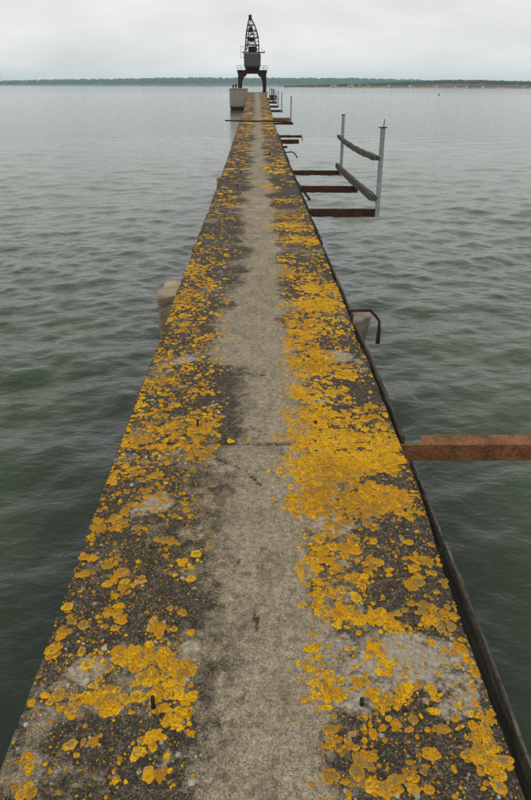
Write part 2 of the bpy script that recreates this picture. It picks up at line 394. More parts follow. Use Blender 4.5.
# patches read off the deck: (px, py, half width px, half height px, strength)
ORANGE = [
    (104, 660, 52, 11, .75), (50, 655, 14, 10, .55), (160, 668, 34, 24, .86), (172, 700, 26, 34, .86), (110, 700, 34, 16, .78), (70, 706, 16, 10, .7), (152, 728, 26, 16, .72), (146, 757, 13, 18, .5),
    (35, 697, 16, 12, .55), (32, 764, 15, 18, .68), (22, 792, 14, 9, .6), (57, 768, 13, 9, .6), (77, 758, 10, 16, .55), (112, 782, 8, 8, .3), (112, 706, 14, 12, .7),
    (123, 582, 18, 15, .7), (114, 617, 16, 13, .7), (165, 625, 17, 17, .6), (182, 571, 13, 12, .55), (128, 640, 10, 8, .5), (66, 625, 14, 9, .6), (83, 634, 9, 7, .45), (74, 588, 10, 6, .5), (96, 528, 12, 10, .6), (117, 523, 13, 11, .72), (141, 531, 9, 8, .6), (140, 560, 8, 6, .5), (168, 543, 12, 7, .6), (88, 560, 10, 8, .45), (108, 562, 12, 10, .5), (185, 573, 12, 10, .5),
    (165, 443, 50, 8, .82), (200, 452, 16, 10, .75), (150, 470, 48, 16, .45), (112, 477, 14, 8, .6), (150, 497, 45, 16, .38), (140, 500, 14, 10, .6), (178, 515, 18, 8, .4), (102, 505, 8, 8, .5),
    (150, 425, 45, 14, .55), (190, 430, 26, 14, .85), (205, 418, 18, 12, .6), (150, 400, 34, 18, .45), (170, 375, 26, 14, .42), (190, 392, 26, 12, .45), (150, 385, 12, 8, .6), (165, 350, 22, 12, .45), (195, 345, 18, 8, .3), (182, 320, 22, 12, .55), (205, 335, 22, 8, .3), (186, 300, 22, 12, .6), (200, 285, 18, 9, .55), (194, 268, 16, 9, .6), (210, 262, 16, 6, .3), (205, 250, 18, 5, .4), (225, 300, 8, 6, .3),
    (300, 241, 22, 5, .8), (286, 262, 9, 8, .6), (318, 266, 18, 6, .3), (300, 276, 22, 8, .6), (322, 290, 28, 9, .8), (318, 305, 32, 9, .9), (306, 325, 22, 14, .82), (300, 340, 17, 12, .85), (338, 328, 22, 14, .5), (345, 342, 16, 8, .4),
    (312, 365, 27, 18, .86), (345, 372, 19, 9, .8), (305, 392, 21, 14, .8), (340, 396, 18, 10, .84), (318, 418, 30, 14, .9), (355, 420, 16, 14, .75), (372, 410, 9, 7, .75), (385, 432, 14, 10, .7), (335, 440, 52, 12, .95), (385, 446, 26, 9, .92),
    (330, 468, 44, 22, 1.0), (378, 462, 38, 14, .95), (320, 500, 36, 20, .92), (370, 500, 36, 18, .98), (400, 500, 18, 14, .92), (350, 520, 28, 12, .82), (300, 480, 14, 18, .8), (410, 512, 10, 9, .7),
    (338, 548, 34, 18, .78), (322, 566, 20, 14, .8), (352, 572, 26, 14, .82), (372, 567, 18, 9, .82), (402, 552, 9, 6, .5), (420, 565, 17, 12, .62), (416, 580, 12, 8, .72), (395, 540, 14, 7, .3),
    (335, 602, 26, 18, .84), (318, 580, 16, 16, .68), (362, 612, 25, 13, .84), (385, 625, 22, 8, .8), (352, 590, 18, 10, .7), (425, 605, 20, 12, .52), (440, 620, 16, 10, .6), (418, 628, 14, 8, .62), (458, 640, 9, 10, .5), (405, 632, 24, 5, .85), (446, 652, 22, 5, .85), (470, 668, 8, 14, .7),
    (318, 640, 12, 10, .5), (312, 672, 14, 18, .68), (330, 688, 16, 14, .72), (318, 700, 14, 12, .62), (378, 662, 12, 16, .8), (392, 672, 20, 10, .66), (416, 677, 14, 8, .68), (395, 700, 34, 14, .78), (424, 694, 20, 5, .65), (450, 683, 6, 10, .3), (405, 727, 28, 9, .85), (378, 735, 16, 10, .7), (445, 727, 26, 6, .82),
    (340, 745, 20, 18, .55), (322, 775, 12, 14, .5), (365, 765, 12, 22, .75), (384, 785, 20, 16, .82), (417, 775, 17, 20, .86), (462, 743, 10, 14, .75), (486, 748, 19, 20, .86), (485, 725, 12, 14, .7), (500, 780, 17, 14, .66), (470, 700, 12, 12, .35), (350, 790, 12, 12, .5),
    (292, 217, 16, 4, .6), (288, 226, 22, 5, .8), (305, 228, 14, 3, .6), (285, 200, 14, 3, .6), (300, 198, 10, 3, .3), (273, 186, 8, 3, .75), (274, 168, 10, 6, .9), (280, 162, 9, 4, .8), (275, 155, 8, 2.5, .5), (284, 172, 8, 2.5, .5),
    (226, 198, 14, 3, .4), (222, 190, 8, 6, .35), (230, 170, 10, 2.5, .55), (232, 162, 9, 2, .5), (235, 180, 9, 2, .5), (230, 150, 6, 2, .5), (240, 146, 9, 1.5, .5), (222, 205, 12, 3, .3), (216, 216, 12, 3, .3), (208, 236, 14, 3, .3),
    (242, 135, 8, 2, .55), (268, 140, 8, 2, .5), (244, 122, 6, 1.5, .5), (268, 128, 7, 1.6, .55), (266, 118, 6, 1.5, .5), (248, 114, 5, 1.5, .5),
]
PALE = [
    (86, 672, 26, 20, .8), (62, 690, 14, 14, .7), (190, 650, 14, 12, .7), (120, 690, 40, 20, .5), (160, 690, 30, 40, .45), (40, 725, 22, 18, .42), (160, 757, 16, 16, .5), (85, 740, 8, 10, .4),
    (159, 502, 16, 11, .85), (136, 511, 14, 9, .7), (193, 532, 18, 8, .7), (152, 470, 40, 14, .45), (120, 460, 20, 9, .5), (112, 588, 8, 6, .4),
    (331, 525, 26, 14, .9), (350, 500, 60, 40, .40), (362, 466, 10, 7, .9), (330, 492, 10, 8, .7), (338, 455, 30, 16, .5), (371, 525, 7, 10, .8),
    (410, 660, 66, 33, .95), (360, 690, 40, 34, .8), (450, 690, 34, 32, .9), (350, 655, 30, 24, .75), (330, 720, 20, 20, .5), (480, 690, 12, 26, .6), (340, 600, 30, 26, .55), (345, 560, 30, 20, .5), (420, 608, 6, 5, .6),
    (336, 357, 20, 8, .85), (362, 366, 8, 10, .7), (310, 400, 20, 10, .6), (350, 440, 40, 14, .5), (318, 430, 26, 14, .5), (318, 380, 30, 26, .42), (330, 300, 26, 26, .42),
    (180, 360, 22, 6, .85), (165, 366, 12, 5, .75), (205, 358, 14, 5, .6), (140, 440, 20, 8, .6),
    (250, 207, 24, 3, .8), (256, 182, 6, 3, .7), (240, 214, 30, 3, .5), (265, 200, 10, 5, .5), (270, 250, 24, 4, .55), (262, 234, 20, 3, .4),
]
CLEAN = [(384, 478, 13, 5, 1.0), (358, 391, 12, 9, .85), (352, 330, 9, 12, .55), (418, 530, 24, 9, .7), (425, 755, 26, 16, .55), (395, 742, 14, 10, .5), (86, 672, 18, 9, .55), (76, 684, 8, 7, .8), (353, 357, 7, 10, .6), (345, 405, 10, 6, .3)]
DARKS = [(384, 478, 14, 6, 1.2), (420, 755, 50, 24, 1.1), (425, 590, 45, 40, 1.0), (405, 535, 40, 12, 1.1), (358, 391, 15, 10, 1.0), (110, 740, 60, 24, 1.15), (120, 610, 70, 30, 1.0), (450, 770, 40, 30, .9), (318, 555, 12, 14, .8), (312, 600, 8, 20, .6)]

def to_plan(rows):
    out = []
    for px, py, ax, ay, s in rows:
        c = on_z(px, py); e = on_z(px + ax, py); a = on_z(px, max(py - ay, 92.0)); b = on_z(px, py + ay)
        out.append((c.x, (a.y + b.y) / 2, abs(e.x - c.x), max(abs(a.y - b.y) / 2, 0.02), s))
    return np.array(out)
E_OR, E_PA, E_CL, E_DA = map(to_plan, (ORANGE, PALE, CLEAN, DARKS))
def field(rows, x, y, soft=0.35):
    out = np.zeros_like(x)
    for cx, cy, ax, ay, s in rows:
        m = (np.abs(y - cy) < 1.6 * ay) & (np.abs(x - cx) < 1.6 * ax)
        if not m.any(): continue
        d = np.sqrt(((x[m] - cx) / ax) ** 2 + ((y[m] - cy) / ay) ** 2)
        out[m] = np.maximum(out[m], s * (1 - sstep(1 - soft, 1 + soft, d)))
    return out
def across(x, y): return (x - xl(y)) / (xr(y) - xl(y))

def dark_field(x, y):
    u = across(x, y); wob = 0.17 * (fbm(x, y, 1.7, 21, 5) - 0.5) * 2
    lo = 0.37 + wob + 0.04 * sstep(2.5, 8, y); hi = 0.60 + wob * 0.7
    d = np.maximum(1 - sstep(lo - 0.14, lo + 0.12, u), sstep(hi - 0.06, hi + 0.12, u))
    d = d * (0.72 + 1.1 * (fbm(x, y, 3.4, 22, 5) - 0.44))
    mid = sstep(5, 12, y)
    d = np.maximum(d * (1 + 0.12 * mid), 0.12 + 0.08 * mid)
    d = d + 0.55 * field(E_DA, x, y, 0.5) * (d > 0.05)
    # rain grime along the joints
    return np.clip(d, 0, 1.1)
def pale_field(x, y):
    p = field(E_PA, x, y, 0.45)
    u = across(x, y)
    g = np.clip((fbm(x, y, 2.4, 31, 4) - 0.56) * 3.0, 0, 1) * 0.75
    out_of_photo = np.maximum(sstep(5, 9, y), 1 - sstep(0.8, 1.1, y))
    p = p * (0.55 + 0.8 * (fbm(x, y, 9, 33, 4) - 0.25))
    return np.maximum(p, g * out_of_photo) * np.clip(1.0 - 0.8 * field(E_DA, x, y, 0.4), 0, 1)
def orange_field(x, y):
    u = across(x, y)
    n = fbm(x, y, 2.6, 41, 4); n2 = fbm(x, y, 0.9, 42, 3)
    prof = np.maximum(1 - sstep(0.27, 0.40, u), sstep(0.60, 0.68, u))
    base = prof * (0.05 + 0.15 * sstep(0.45, 0.68, n)) + 0.003
    out_of_photo = np.maximum(sstep(7, 12, y), 1 - sstep(0.7, 1.05, y))
    gen = prof * np.clip((0.5 * n + 0.5 * n2 - 0.47) * 3.6, 0.03, 0.6) * (1 - 0.35 * sstep(20, 60, y))
    c = np.maximum(np.maximum(field(E_OR, x, y, 0.42) * (1 - 0.25 * sstep(6, 12, y)), base), gen * out_of_photo * (1 - 0.3 * sstep(6, 14, y)))
    return c * np.clip(1 - field(E_CL, x, y, 0.4), 0, 1) * (1 - 0.25 * sstep(6, 10, y) * (u < 0.5)) * (1 - 0.15 * sstep(8, 14, y))

# ------------------------------------------------------------------ the pier
pier = empty('pier', (0, 0, WATER_Z), 'long narrow concrete pier crusted with orange lichen running out to the crane', 'pier')
JOINTS = [-7.6, -2.4, on_z(300, 443).y, on_z(265, 233).y]
while JOINTS[-1] < END - 9:
    JOINTS.append(JOINTS[-1] + (5.2 if JOINTS[-1] < 60 else 10.4))
JOINTS.append(END)
THICK = 0.34
def slab(y0, y1, k):
    near = y0 < 8
    step = 0.012 if y0 < 2.9 else 0.02 if y0 < 3.5 else (0.035 if y0 < 9 else (0.09 if y0 < 30 else 0.35))
    y0 += 0.006; y1 -= 0.006
    ny = max(8, int((y1 - y0) / step)); nx = max(10, int(1.4 / (step if y0 < 30 else 0.1)))
    ys = np.linspace(y0, y1, ny); us = np.linspace(0, 1, nx)
    Yg, Ug = np.meshgrid(ys, us, indexing='ij')
    Xg = edge_l(Yg) * (1 - Ug) + edge_r(Yg) * Ug
    dz = 0.0035 * (fbm(Xg, Yg, 6.0, 51, 4) - 0.5) * 2 + 0.004 * (fbm(Xg, Yg, 0.8, 52, 3) - 0.5) * 2
    e = np.minimum(Ug, 1 - Ug) * 1.4                                     # worn arrises
    ej = np.minimum(Yg - y0, y1 - Yg)
    dz -= 0.016 * (1 - sstep(0, 0.035, e)) * (0.5 + fbm(Xg, Yg, 9, 53, 3)) + 0.006 * (1 - sstep(0, 0.03, ej))
    if near: dz -= 0.007 * crack_field(Xg, Yg)
    top = np.stack([Xg, Yg, dz], -1).reshape(-1, 3)
    dark, pale = dark_field(Xg, Yg).ravel(), pale_field(Xg, Yg).ravel()
    dark = np.maximum(dark, (0.45 * (1 - sstep(0.0, 0.020, ej))).ravel())
    if near: dark = np.maximum(dark, 0.85 * crack_field(Xg, Yg).ravel())
    i, j = np.meshgrid(np.arange(ny - 1), np.arange(nx - 1), indexing='ij')
    q = np.stack([i * nx + j, i * nx + j + 1, (i + 1) * nx + j + 1, (i + 1) * nx + j], -1).reshape(-1, 4)
    # skirt down to the underside
    ring = np.concatenate([np.arange(nx), np.arange(1, ny) * nx + nx - 1, (ny - 1) * nx + np.arange(nx - 2, -1, -1), np.arange(ny - 2, 0, -1) * nx])
    low = top[ring].copy(); low[:, 2] = -THICK
    low[:, 0] += 0.012 * (fbm(low[:, 1], low[:, 0], 5, 55, 3) - 0.5)
    b = len(top) + np.arange(len(ring)); rn, bn = np.roll(ring, -1), np.roll(b, -1)
    sk = np.stack([ring, b, bn, rn], -1)
    cap = np.array([[b[0], b[nx + ny - 2], b[nx - 1], b[nx - 1]]])
    corners = [b[0], b[nx - 1], b[nx + ny - 2], b[2 * nx + ny - 3]]
    und = np.array([[corners[0], corners[3], corners[2], corners[1]]])
    verts = np.concatenate([top, low]); faces = np.concatenate([q, sk, und])
    at = {'dark': np.concatenate([dark, np.full(len(low), 0.35)]), 'pale': np.concatenate([pale, np.zeros(len(low))])}
    link('slab', np_mesh('slab', verts, faces, at, smooth=True), M['deck'], pier)
CRACKS = [[(198, 400), (222, 418), (252, 426), (270, 440)], [(256, 552), (259, 580), (255, 612), (259, 640)], [(215, 458), (246, 470), (262, 486)], [(236, 545), (238, 560), (234, 575), (237, 590), (233, 605)], [(265, 232), (280, 235), (300, 237)], [(241, 229), (252, 231), (262, 234), (275, 236)], [(262, 375), (285, 372), (298, 378)], [(198, 441), (240, 446), (300, 443)], [(236, 146), (250, 148), (262, 147)]]
CR3 = [[on_z(*p) for p in c] for c in CRACKS]
def crack_field(x, y):
    out = np.zeros_like(x)
    for c in CR3:
        for a, b in zip(c[:-1], c[1:]):
            dx, dy = b.x - a.x, b.y - a.y
            t = np.clip(((x - a.x) * dx + (y - a.y) * dy) / (dx * dx + dy * dy), 0, 1)
            d = np.hypot(x - a.x - t * dx, y - a.y - t * dy) + 0.012 * fbm(x, y, 5, 62, 3) + 0.02 * (fbm(x, y, 14, 61, 3) - 0.5)
            out = np.maximum(out, 1 - sstep(0.002, 0.013, d))
    return out
for k, (a, b) in enumerate(zip(JOINTS[:-1], JOINTS[1:])): slab(a, b, k)

# cross-heads and piles under the slabs
def crosshead(y, outl, outr, ztop, depth=0.55, tall=0.55, mat=None):
    a, b = float(xl(y)) - outl, float(xr(y)) + outr
    m = MB(); n = 7
    for s in range(1):
        prof = []
        pts = [(a, 0.04), ((a + b) / 2, 0.0), (b, 0.04)]
        vs = []
        for (x, drop) in pts:
            for (sy, sz) in ((-1, 0), (1, 0), (1, -1), (-1, -1)):
                tap = 0.86 if sz else 1.0
                vs.append((x + random.uniform(-.012, .012), y + sy * depth / 2 * tap + random.uniform(-.015, .015), ztop - drop + sz * tall + random.uniform(-.012, .012)))
        fs = [(0, 1, 2, 3), (8, 11, 10, 9)]
        for i in range(2):
            for j in range(4): fs.append((i * 4 + j, (i + 1) * 4 + j, (i + 1) * 4 + (j + 1) % 4, i * 4 + (j + 1) % 4))
        m.add(vs, fs)
    o = m.build('pile_cap', mat or M['conc'], pier, bevel=0.025)
    if mat:                                            # broken, weathered faces
        sm = o.modifiers.new('cut', 'SUBSURF'); sm.subdivision_type = 'SIMPLE'; sm.levels = sm.render_levels = 4
        tx = bpy.data.textures.new('chips', 'CLOUDS'); tx.noise_scale = 0.16; tx.noise_depth = 4
        q = o.modifiers.new('chip', 'DISPLACE'); q.texture = tx; q.texture_coords = 'GLOBAL'; q.strength = 0.055; q.mid_level = 0.62
    for x in (a + 0.35, b - 0.35):
        MB().tube([(x, y, ztop - tall + 0.02), (x, y, WATER_Z - 1.5)], 0.17, 12).build('pile', M['conc'], pier, smooth=True)
yA = on_z(158.5, 287, -0.16).y + 0.14
yB = on_z(213, 178, -0.16).y + 0.26
gap = yB - yA
cb = on_z(371.5, 313, -0.36); xq = float(xr(cb.y))      # broken corner of a cap on the right
MB().add([(xq - .3, cb.y - .42, -.36), (xq + .05, cb.y - .42, -.37), (cb.x, cb.y - .05, -.36), (cb.x, cb.y + .10, -.36), (xq - .3, cb.y + .25, -.36),
          (xq - .3, cb.y - .36, -1.0), (xq + .0, cb.y - .36, -1.0), (cb.x - .12, cb.y - .03, -1.0), (cb.x - .12, cb.y + .08, -1.0), (xq - .3, cb.y + .2, -1.0)],
         [(0, 1, 2, 3, 4), (9, 8, 7, 6, 5)] + [(i, i + 5, (i + 1) % 5 + 5, (i + 1) % 5) for i in range(5)]).build('cap_corner', M['conc'], pier, bevel=0.02)
crosshead(yA, 0.26, 0.02, -THICK + 0.17, 0.60, 0.42, M['pale_conc'])
crosshead(yB, 0.15, 0.10, -THICK + 0.22, 0.6, 0.6, M['pale_conc'])
for i in range(1, 24):
    y = yB + gap * i
    if y > END - 6: break
    crosshead(y, 0.12, 0.10, -THICK - 0.01)
crosshead(yA - gap, 0.05, 0.05, -THICK - 0.01)

# iron stubs standing out of the deck
def stub(px, py, h, r=0.006, lean=(0, 0)):
    p = on_z(px, py)
    MB().tube([(p.x, p.y, -0.03), (p.x + lean[0] * 0.5, p.y + lean[1] * 0.5, h * 0.6), (p.x + lean[0], p.y + lean[1], h)], [r, r, r * 0.9], 8).build('iron_stub', M['iron'], pier, smooth=True)
stub(198, 427, 0.045, 0.0055); stub(153.5, 709, 0.048, 0.0065); stub(362, 706, 0.030, 0.0065, (-0.002, 0.0)); stub(315.5, 423, 0.012, 0.009)
stub(405, 711, 0.008, 0.008); stub(237.5, 187, 0.05, 0.012); stub(241, 173, 0.05, 0.012); stub(270, 155, 0.06, 0.014); stub(237, 143, 0.06, 0.015)

# timber fender along the right-hand edge
def timber(pts, w, h, mat, name='edge_timber', jag=0.006):
    P = [Vector(p) for p in pts]; prof = []; dense = []
    n = 26
    for i in range(n):
        t = i / (n - 1) * (len(P) - 1); k = min(int(t), len(P) - 2); dense.append(P[k].lerp(P[k + 1], t - k) + Vector((random.uniform(-jag, jag) * .5, 0, random.uniform(-jag, jag) * .4)))
        e = 0.85 if i in (0, n - 1) else 1.0
        prof.append([(sx * w / 2 * e + random.uniform(-jag, jag), sz * h / 2 * e + random.uniform(-jag, jag)) for sx, sz in ((-1, -1), (1, -1), (1, .7), (.6, 1), (-.6, 1), (-1, .7))])
    return MB().loft(dense, prof).build(name, mat, pier)
def er(px, py, z=-0.05, out=0.0):
    p = on_z(px, py, z); return (p.x + out, p.y, p.z)
timber([(float(xr(-3)) + 0.11, -3.0, -0.06), er(528, 768, -.05), er(498.5, 684, -.05), er(465, 598, -.052), er(444.8, 546, -.055)], 0.014, 0.05, M['wood'], jag=0.002)
timber([er(441.8, 541, -.055), er(429, 508, -.06), er(411, 462, -.07)], 0.013, 0.05, M['wood'], jag=0.002)
timber([(float(xr(y)) + 0.034, y, -0.155) for y in (-3.0, 0.5, 1.2, 1.8, 2.4, 2.9)], 0.062, 0.14, M['gap_shade'], 'gap_shade_board', 0.004)  # added board, coloured black to stand for the shade in the edge gap
yq = er(404, 452, -.07)[1] + 0.1
while yq < 26:
    ln = random.uniform(1.5, 2.6); y2 = yq + ln
    off = random.uniform(0.02, 0.035)
    timber([(float(xr(yq)) + off + 0.012, yq, -0.08), (float(xr((yq + y2) / 2)) + off + 0.008, (yq + y2) / 2, -0.075 + random.uniform(-.01, .01)), (float(xr(y2)) + off, y2, -0.085)], 0.022, 0.11, M['wood_dark'], jag=0.003)
    yq = y2 + random.uniform(0.02, 0.25)

# ------------------------------------------------------------------ lichen: thousands of lobed rosettes lying on the deck
def rosettes(xs, ys, rs, n, seed):
    g = np.random.default_rng(seed); N = len(xs)
    ang = np.linspace(0, 2 * np.pi, n, endpoint=False)[None, :] + g.random((N, 1)) * 6.28
    lob = np.ones((N, n))
    for fr, am in ((2, .12), (3, .11), (5, .08), (8, .05)):
        lob += am * g.normal(0, 1, (N, 1)) * np.sin(fr * ang + g.random((N, 1)) * 6.28)
    lob += 0.05 * np.abs(np.sin(ang * 4.5 + g.random((N, 1)) * 6)) + g.normal(0, 0.022, (N, n)); lob = np.clip(lob, 0.5, 1.5)
    st = 1 + g.normal(0, .12, (N, 1))
    base = 0.0035 * (fbm(xs, ys, 6.0, 51, 4) - 0.5) * 2 + 0.004 * (fbm(xs, ys, 0.8, 52, 3) - 0.5) * 2 + 0.0003 + g.random(N) * 0.0016
    h = np.minimum(0.0011 + 0.08 * rs, 0.0030) * (0.7 + 0.6 * g.random(N))
    V = np.zeros((N, 2 * n + 1, 3)); rim = np.zeros((N, 2 * n + 1))
    V[:, 0, 0], V[:, 0, 1], V[:, 0, 2] = xs, ys, base + h * g.uniform(0.3, 0.9, N)
    for k, (f, hh, rv) in enumerate(((0.82, 1.0, 0.7), (1.0, 0.15, 1.0))):
        rr = rs[:, None] * lob * f * (1 + (g.normal(0, .05, (N, n)) if k == 0 else 0))
        s = slice(1 + k * n, 1 + (k + 1) * n)
        V[:, s, 0] = xs[:, None] + np.cos(ang) * rr * st; V[:, s, 1] = ys[:, None] + np.sin(ang) * rr / st
        V[:, s, 2] = base[:, None] + h[:, None] * hh * (1 + g.normal(0, .22, (N, n))) - (0.0018 if k else 0)
        rim[:, s] = rv
    j = np.arange(n); j2 = (j + 1) % n
    rim[:, 0] = 0.0
    tri = np.concatenate([np.stack([0 * j, 1 + j, 1 + j2], -1), np.stack([1 + j, 1 + n + j, 1 + n + j2], -1), np.stack([1 + j, 1 + n + j2, 1 + j2], -1)])
    T = (tri[None] + (np.arange(N) * (2 * n + 1))[:, None, None]).reshape(-1, 3)
    tint = np.repeat(np.clip(g.normal(0.55, 0.26, N) + 1.3 * (fbm(xs, ys, 3.5, 47, 4) - 0.5), 0, 1), 2 * n + 1)
    old = np.repeat((g.random(N) < 0.45) * np.clip(g.normal(.7, .3, N), 0, 1) * (rs > 0.010), 2 * n + 1)
    return V.reshape(-1, 3), T, rim.ravel(), tint, old
def scatter(y0, y1, rmed, rsig, rmin, rmax, n, seed, gain=1.0, flat=0.0):
    g = np.random.default_rng(seed)
    mean_a = math.pi * (rmed ** 2) * math.exp(2 * rsig ** 2) * 0.9
    ym = (y0 + y1) / 2; w = float(max(xr(y0) - xl(y0), xr(y1) - xl(y1)))
    lam_max = 3.6 / mean_a
    N = int(lam_max * w * (y1 - y0))
    y = g.uniform(y0, y1, N); u = g.random(N)
    x = xl(y) + u * (xr(y) - xl(y))
    c = orange_field(x, y); c = np.where(c < 0.75, c * 0.68, c * 0.68 + (c - 0.75) * 1.6) * gain
    if flat:                                       # a sprinkling of specks over both lichen strips
        uu = across(x, y); c = flat * np.maximum(1 - sstep(0.30, 0.44, uu), sstep(0.56, 0.66, uu)) * (0.4 + 1.2 * fbm(x, y, 4, 46, 3))
    clump = fbm(x, y, 1.0 / (rmed * 6), 43, 3); hole = fbm(x, y, 1.0 / (rmed * 3.0), 44, 3)
    solid = sstep(0.72, 0.95, c)
    c = np.clip(c * (0.42 + 0.35 * solid + 1.30 * sstep(0.34, 0.62, clump)), 0, 0.97) * (1 - (1 - solid) * 0.5 * (1 - sstep(0.34, 0.48, hole)))
    lam = -np.log(1 - c) / 3.6
    keep = g.random(N) < lam
    for jy in JOINTS: keep &= ~((np.abs(y - jy) < rmed * 0.9) & (g.random(N) < 0.8))
    x, y = x[keep], y[keep]
    r = np.clip(rmed * np.exp(g.normal(0, rsig, len(x))), rmin, rmax)
    lo, hi = xl(y) + r * 1.1 + 0.01, xr(y) - r * 1.1 - 0.008
    return rosettes(np.clip(x, lo, hi), y, r, n, seed + 100)
parts = [scatter(-2.2, 1.0, .009, .50, .004, .024, 12, 1), scatter(1.0, 2.0, .0066, .55, .0022, .020, 16, 2), scatter(2.0, 3.2, .0062, .52, .0022, .020, 13, 7), scatter(3.2, 5.6, .0072, .45, .0035, .020, 10, 3),
         scatter(1.0, 3.2, .0022, .35, .0012, .005, 8, 8, flat=.035), scatter(1.0, 2.4, .017, .25, .012, .030, 22, 9, gain=0.14),
         scatter(5.6, 11, .0105, .42, .005, .03, 8, 4), scatter(11, 30, .030, .42, .014, .09, 9, 5), scatter(30, END - 1, .10, .4, .05, .3, 9, 6)]
vo, Vs, Ts, At = 0, [], [], {'rim': [], 'tint': [], 'old': []}
for V, T, a, b, c in parts:
    Vs.append(V); Ts.append(T + vo); vo += len(V)
    At['rim'].append(a); At['tint'].append(b); At['old'].append(c)
print('lichen tris', sum(len(t) for t in Ts))
lo = link('lichen', np_mesh('lichen', np.concatenate(Vs), np.concatenate(Ts), {k: np.concatenate(v) for k, v in At.items()}, smooth=True), M['lichen'])
tag(lo, 'orange and yellow lichen crust spread over the concrete deck', 'lichen', kind='stuff')

g = np.random.default_rng(77)
N = 600; y = 0.9 + 7.5 * g.random(N) ** 1.4; u = np.where(g.random(N) < .5, .02 + .36 * g.random(N), .62 + .36 * g.random(N)); x = xl(y) + u * (xr(y) - xl(y))
V, T, a, b, c = rosettes(x, y, np.clip(0.005 * np.exp(g.normal(0, .4, N)), .002, .011), 14, 78)
tag(link('pale_lichen', np_mesh('pale_lichen', V, T, {'rim': a, 'tint': b, 'old': c}, smooth=True), M['pale_lichen']), 'small pale grey lichen spots between the orange ones', 'lichen', kind='stuff')

# ------------------------------------------------------------------ steel brackets along the right-hand side
def channel(px0, px1, pyt, name, label, cat, group, size=0.10, depth=None, mat=None, z=-0.03, flange_from=None, y=None, sag=0.0, ragged=True):
    """a cantilevered steel angle: web towards the viewer, flange on top"""
    yy = y if y is not None else on_z(px0, pyt, z).y
    depth = depth or size
    a = on_y(px0, pyt, yy); b = on_y(px1, pyt, yy)
    x0, x1 = min(a.x, float(xr(yy)) - 0.03), b.x
    root = empty(name, (float(xr(yy)), yy, z), label, cat, group)
    t = 0.012; n = 14; w = MB(); vs = []
    for i in range(n + 1):
        x = x0 + (x1 - x0) * i / n; q = z - sag * (i / n) ** 2
        ru = random.uniform(-.006, .006) if ragged else 0
        rl = random.uniform(-.006, .006) if ragged else 0
        vs += [(x, yy, q + ru), (x, yy + t, q + ru), (x, yy + t, q - size + rl), (x, yy, q - size + rl)]
    fs = [(0, 1, 2, 3), tuple(4 * n + k for k in (3, 2, 1, 0))] + [(4 * i + j, 4 * (i + 1) + j, 4 * (i + 1) + (j + 1) % 4, 4 * i + (j + 1) % 4) for i in range(n) for j in range(4)]
    w.add(vs, fs).build('web', mat or M['rust'], root, bevel=0.002)
    f0 = x0 if flange_from is None else on_y(flange_from, pyt, yy).x
    vs = []
    for i in range(n + 1):
        x = f0 + (x1 - f0) * i / n; q = z - 0.002 - sag * ((x - x0) / (x1 - x0)) ** 2
        d = depth + (random.uniform(-.008, .008) if ragged else 0)
        sk = 0.03 if (i == 0 and flange_from) else 0
        vs += [(x, yy + t + .001, q), (x + sk, yy + d, q), (x + sk, yy + d, q - t), (x, yy + t + .001, q - t)]
    MB().add(vs, fs).build('flange', mat or M['rust'], root, bevel=0.002)
    MB().box((x0 + 0.012, yy + depth / 2, z - size - 0.012), (0.06, depth, 0.02)).build('bracket', M['iron'], root)
    return root, x1, yy
G = 'rusty steel brackets along the pier edge'
yN = on_z(401, 445, -0.03).y
root, _, _ = channel(401, 560, 444, 'steel_bracket', 'orange rusty steel angle jutting right out of frame, nearest to the viewer', 'bracket', G, 0.092, 0.115, M['rust_red'], -0.03, 421, yN, 0.0, False)
_, xe3, y3 = channel(308, 378.6, 209, 'steel_bracket', 'rusty bracket beam carrying the nearer grey railing post', 'bracket', G, 0.115, 0.06, None, -0.03)
_, xe2, y2 = channel(299, 358, 186, 'steel_bracket', 'rusty bracket beam in the middle, ending below the lower wooden rail', 'bracket', G, 0.115, 0.06, None, -0.03)
_, xe1, y1 = channel(293, 341, 170.5, 'steel_bracket', 'rusty bracket beam carrying the farther grey railing post', 'bracket', G, 0.10, 0.06, None, -0.03)
channel(280, 299, 139.5, 'steel_bracket', 'short dark red bracket with an angled end, beyond the bent iron rod', 'bracket', G, 0.14, 0.06, None, -0.05)
rt, xh, yh = channel(279, 302, 135.2, 'steel_bracket', 'thin dark bracket with a hooked tip beyond the bent iron rod', 'bracket', G, 0.085, 0.06, None, -0.05)
MB().box((xh + 0.012, yh + 0.02, -0.05 - 0.13), (0.03, 0.03, 0.14)).build('hook', M['iron'], rt)
channel(283, 287.5, 146, 'steel_bracket', 'short sawn-off dark bracket stub just beyond the bent iron rod', 'bracket', G, 0.06, 0.05, None, -0.05)
channel(273.5, 293.5, 122.6, 'steel_bracket', 'dark rusty bracket beside the pole lying across the deck', 'bracket', G, 0.10, 0.1, None, -0.05)

# railing: two posts, two sagging timbers
pA = on_y(378, 217, y3 - 0.03); pB = on_y(341.2, 176, y1 - 0.03)
rail = empty('railing', (pA.x, y3, -0.15), 'two grey steel posts joined by two weathered sagging wooden rails', 'railing')
def post(parent, x, y, zb, zt, w, mat, capw=0.0, tip=0.0):
    t = 0.010
    m = MB().loft([(x, y, zb), (x, y, zt)], [(-w / 2, -w / 2), (w / 2, -w / 2), (w / 2, -w / 2 + t), (-w / 2 + t, -w / 2 + t), (-w / 2 + t, w / 2 - t), (w / 2, w / 2 - t), (w / 2, w / 2), (-w / 2, w / 2)], up=(0, 1, 0))
    o = m.build('post', mat, parent)
    if capw: MB().box((x, y, zt + 0.007), (capw, w * 1.2, 0.012)).build('cap_plate', M['iron'], parent)
    if tip: MB().tube([(x + 0.01, y, zt + 0.012), (x + 0.012, y, zt + 0.012 + tip)], 0.006, 6).build('bolt', M['iron'], parent)
    return o
tA = on_y(381.8, 128, y3 - 0.03); tB = on_y(343, 115, y1 - 0.03)
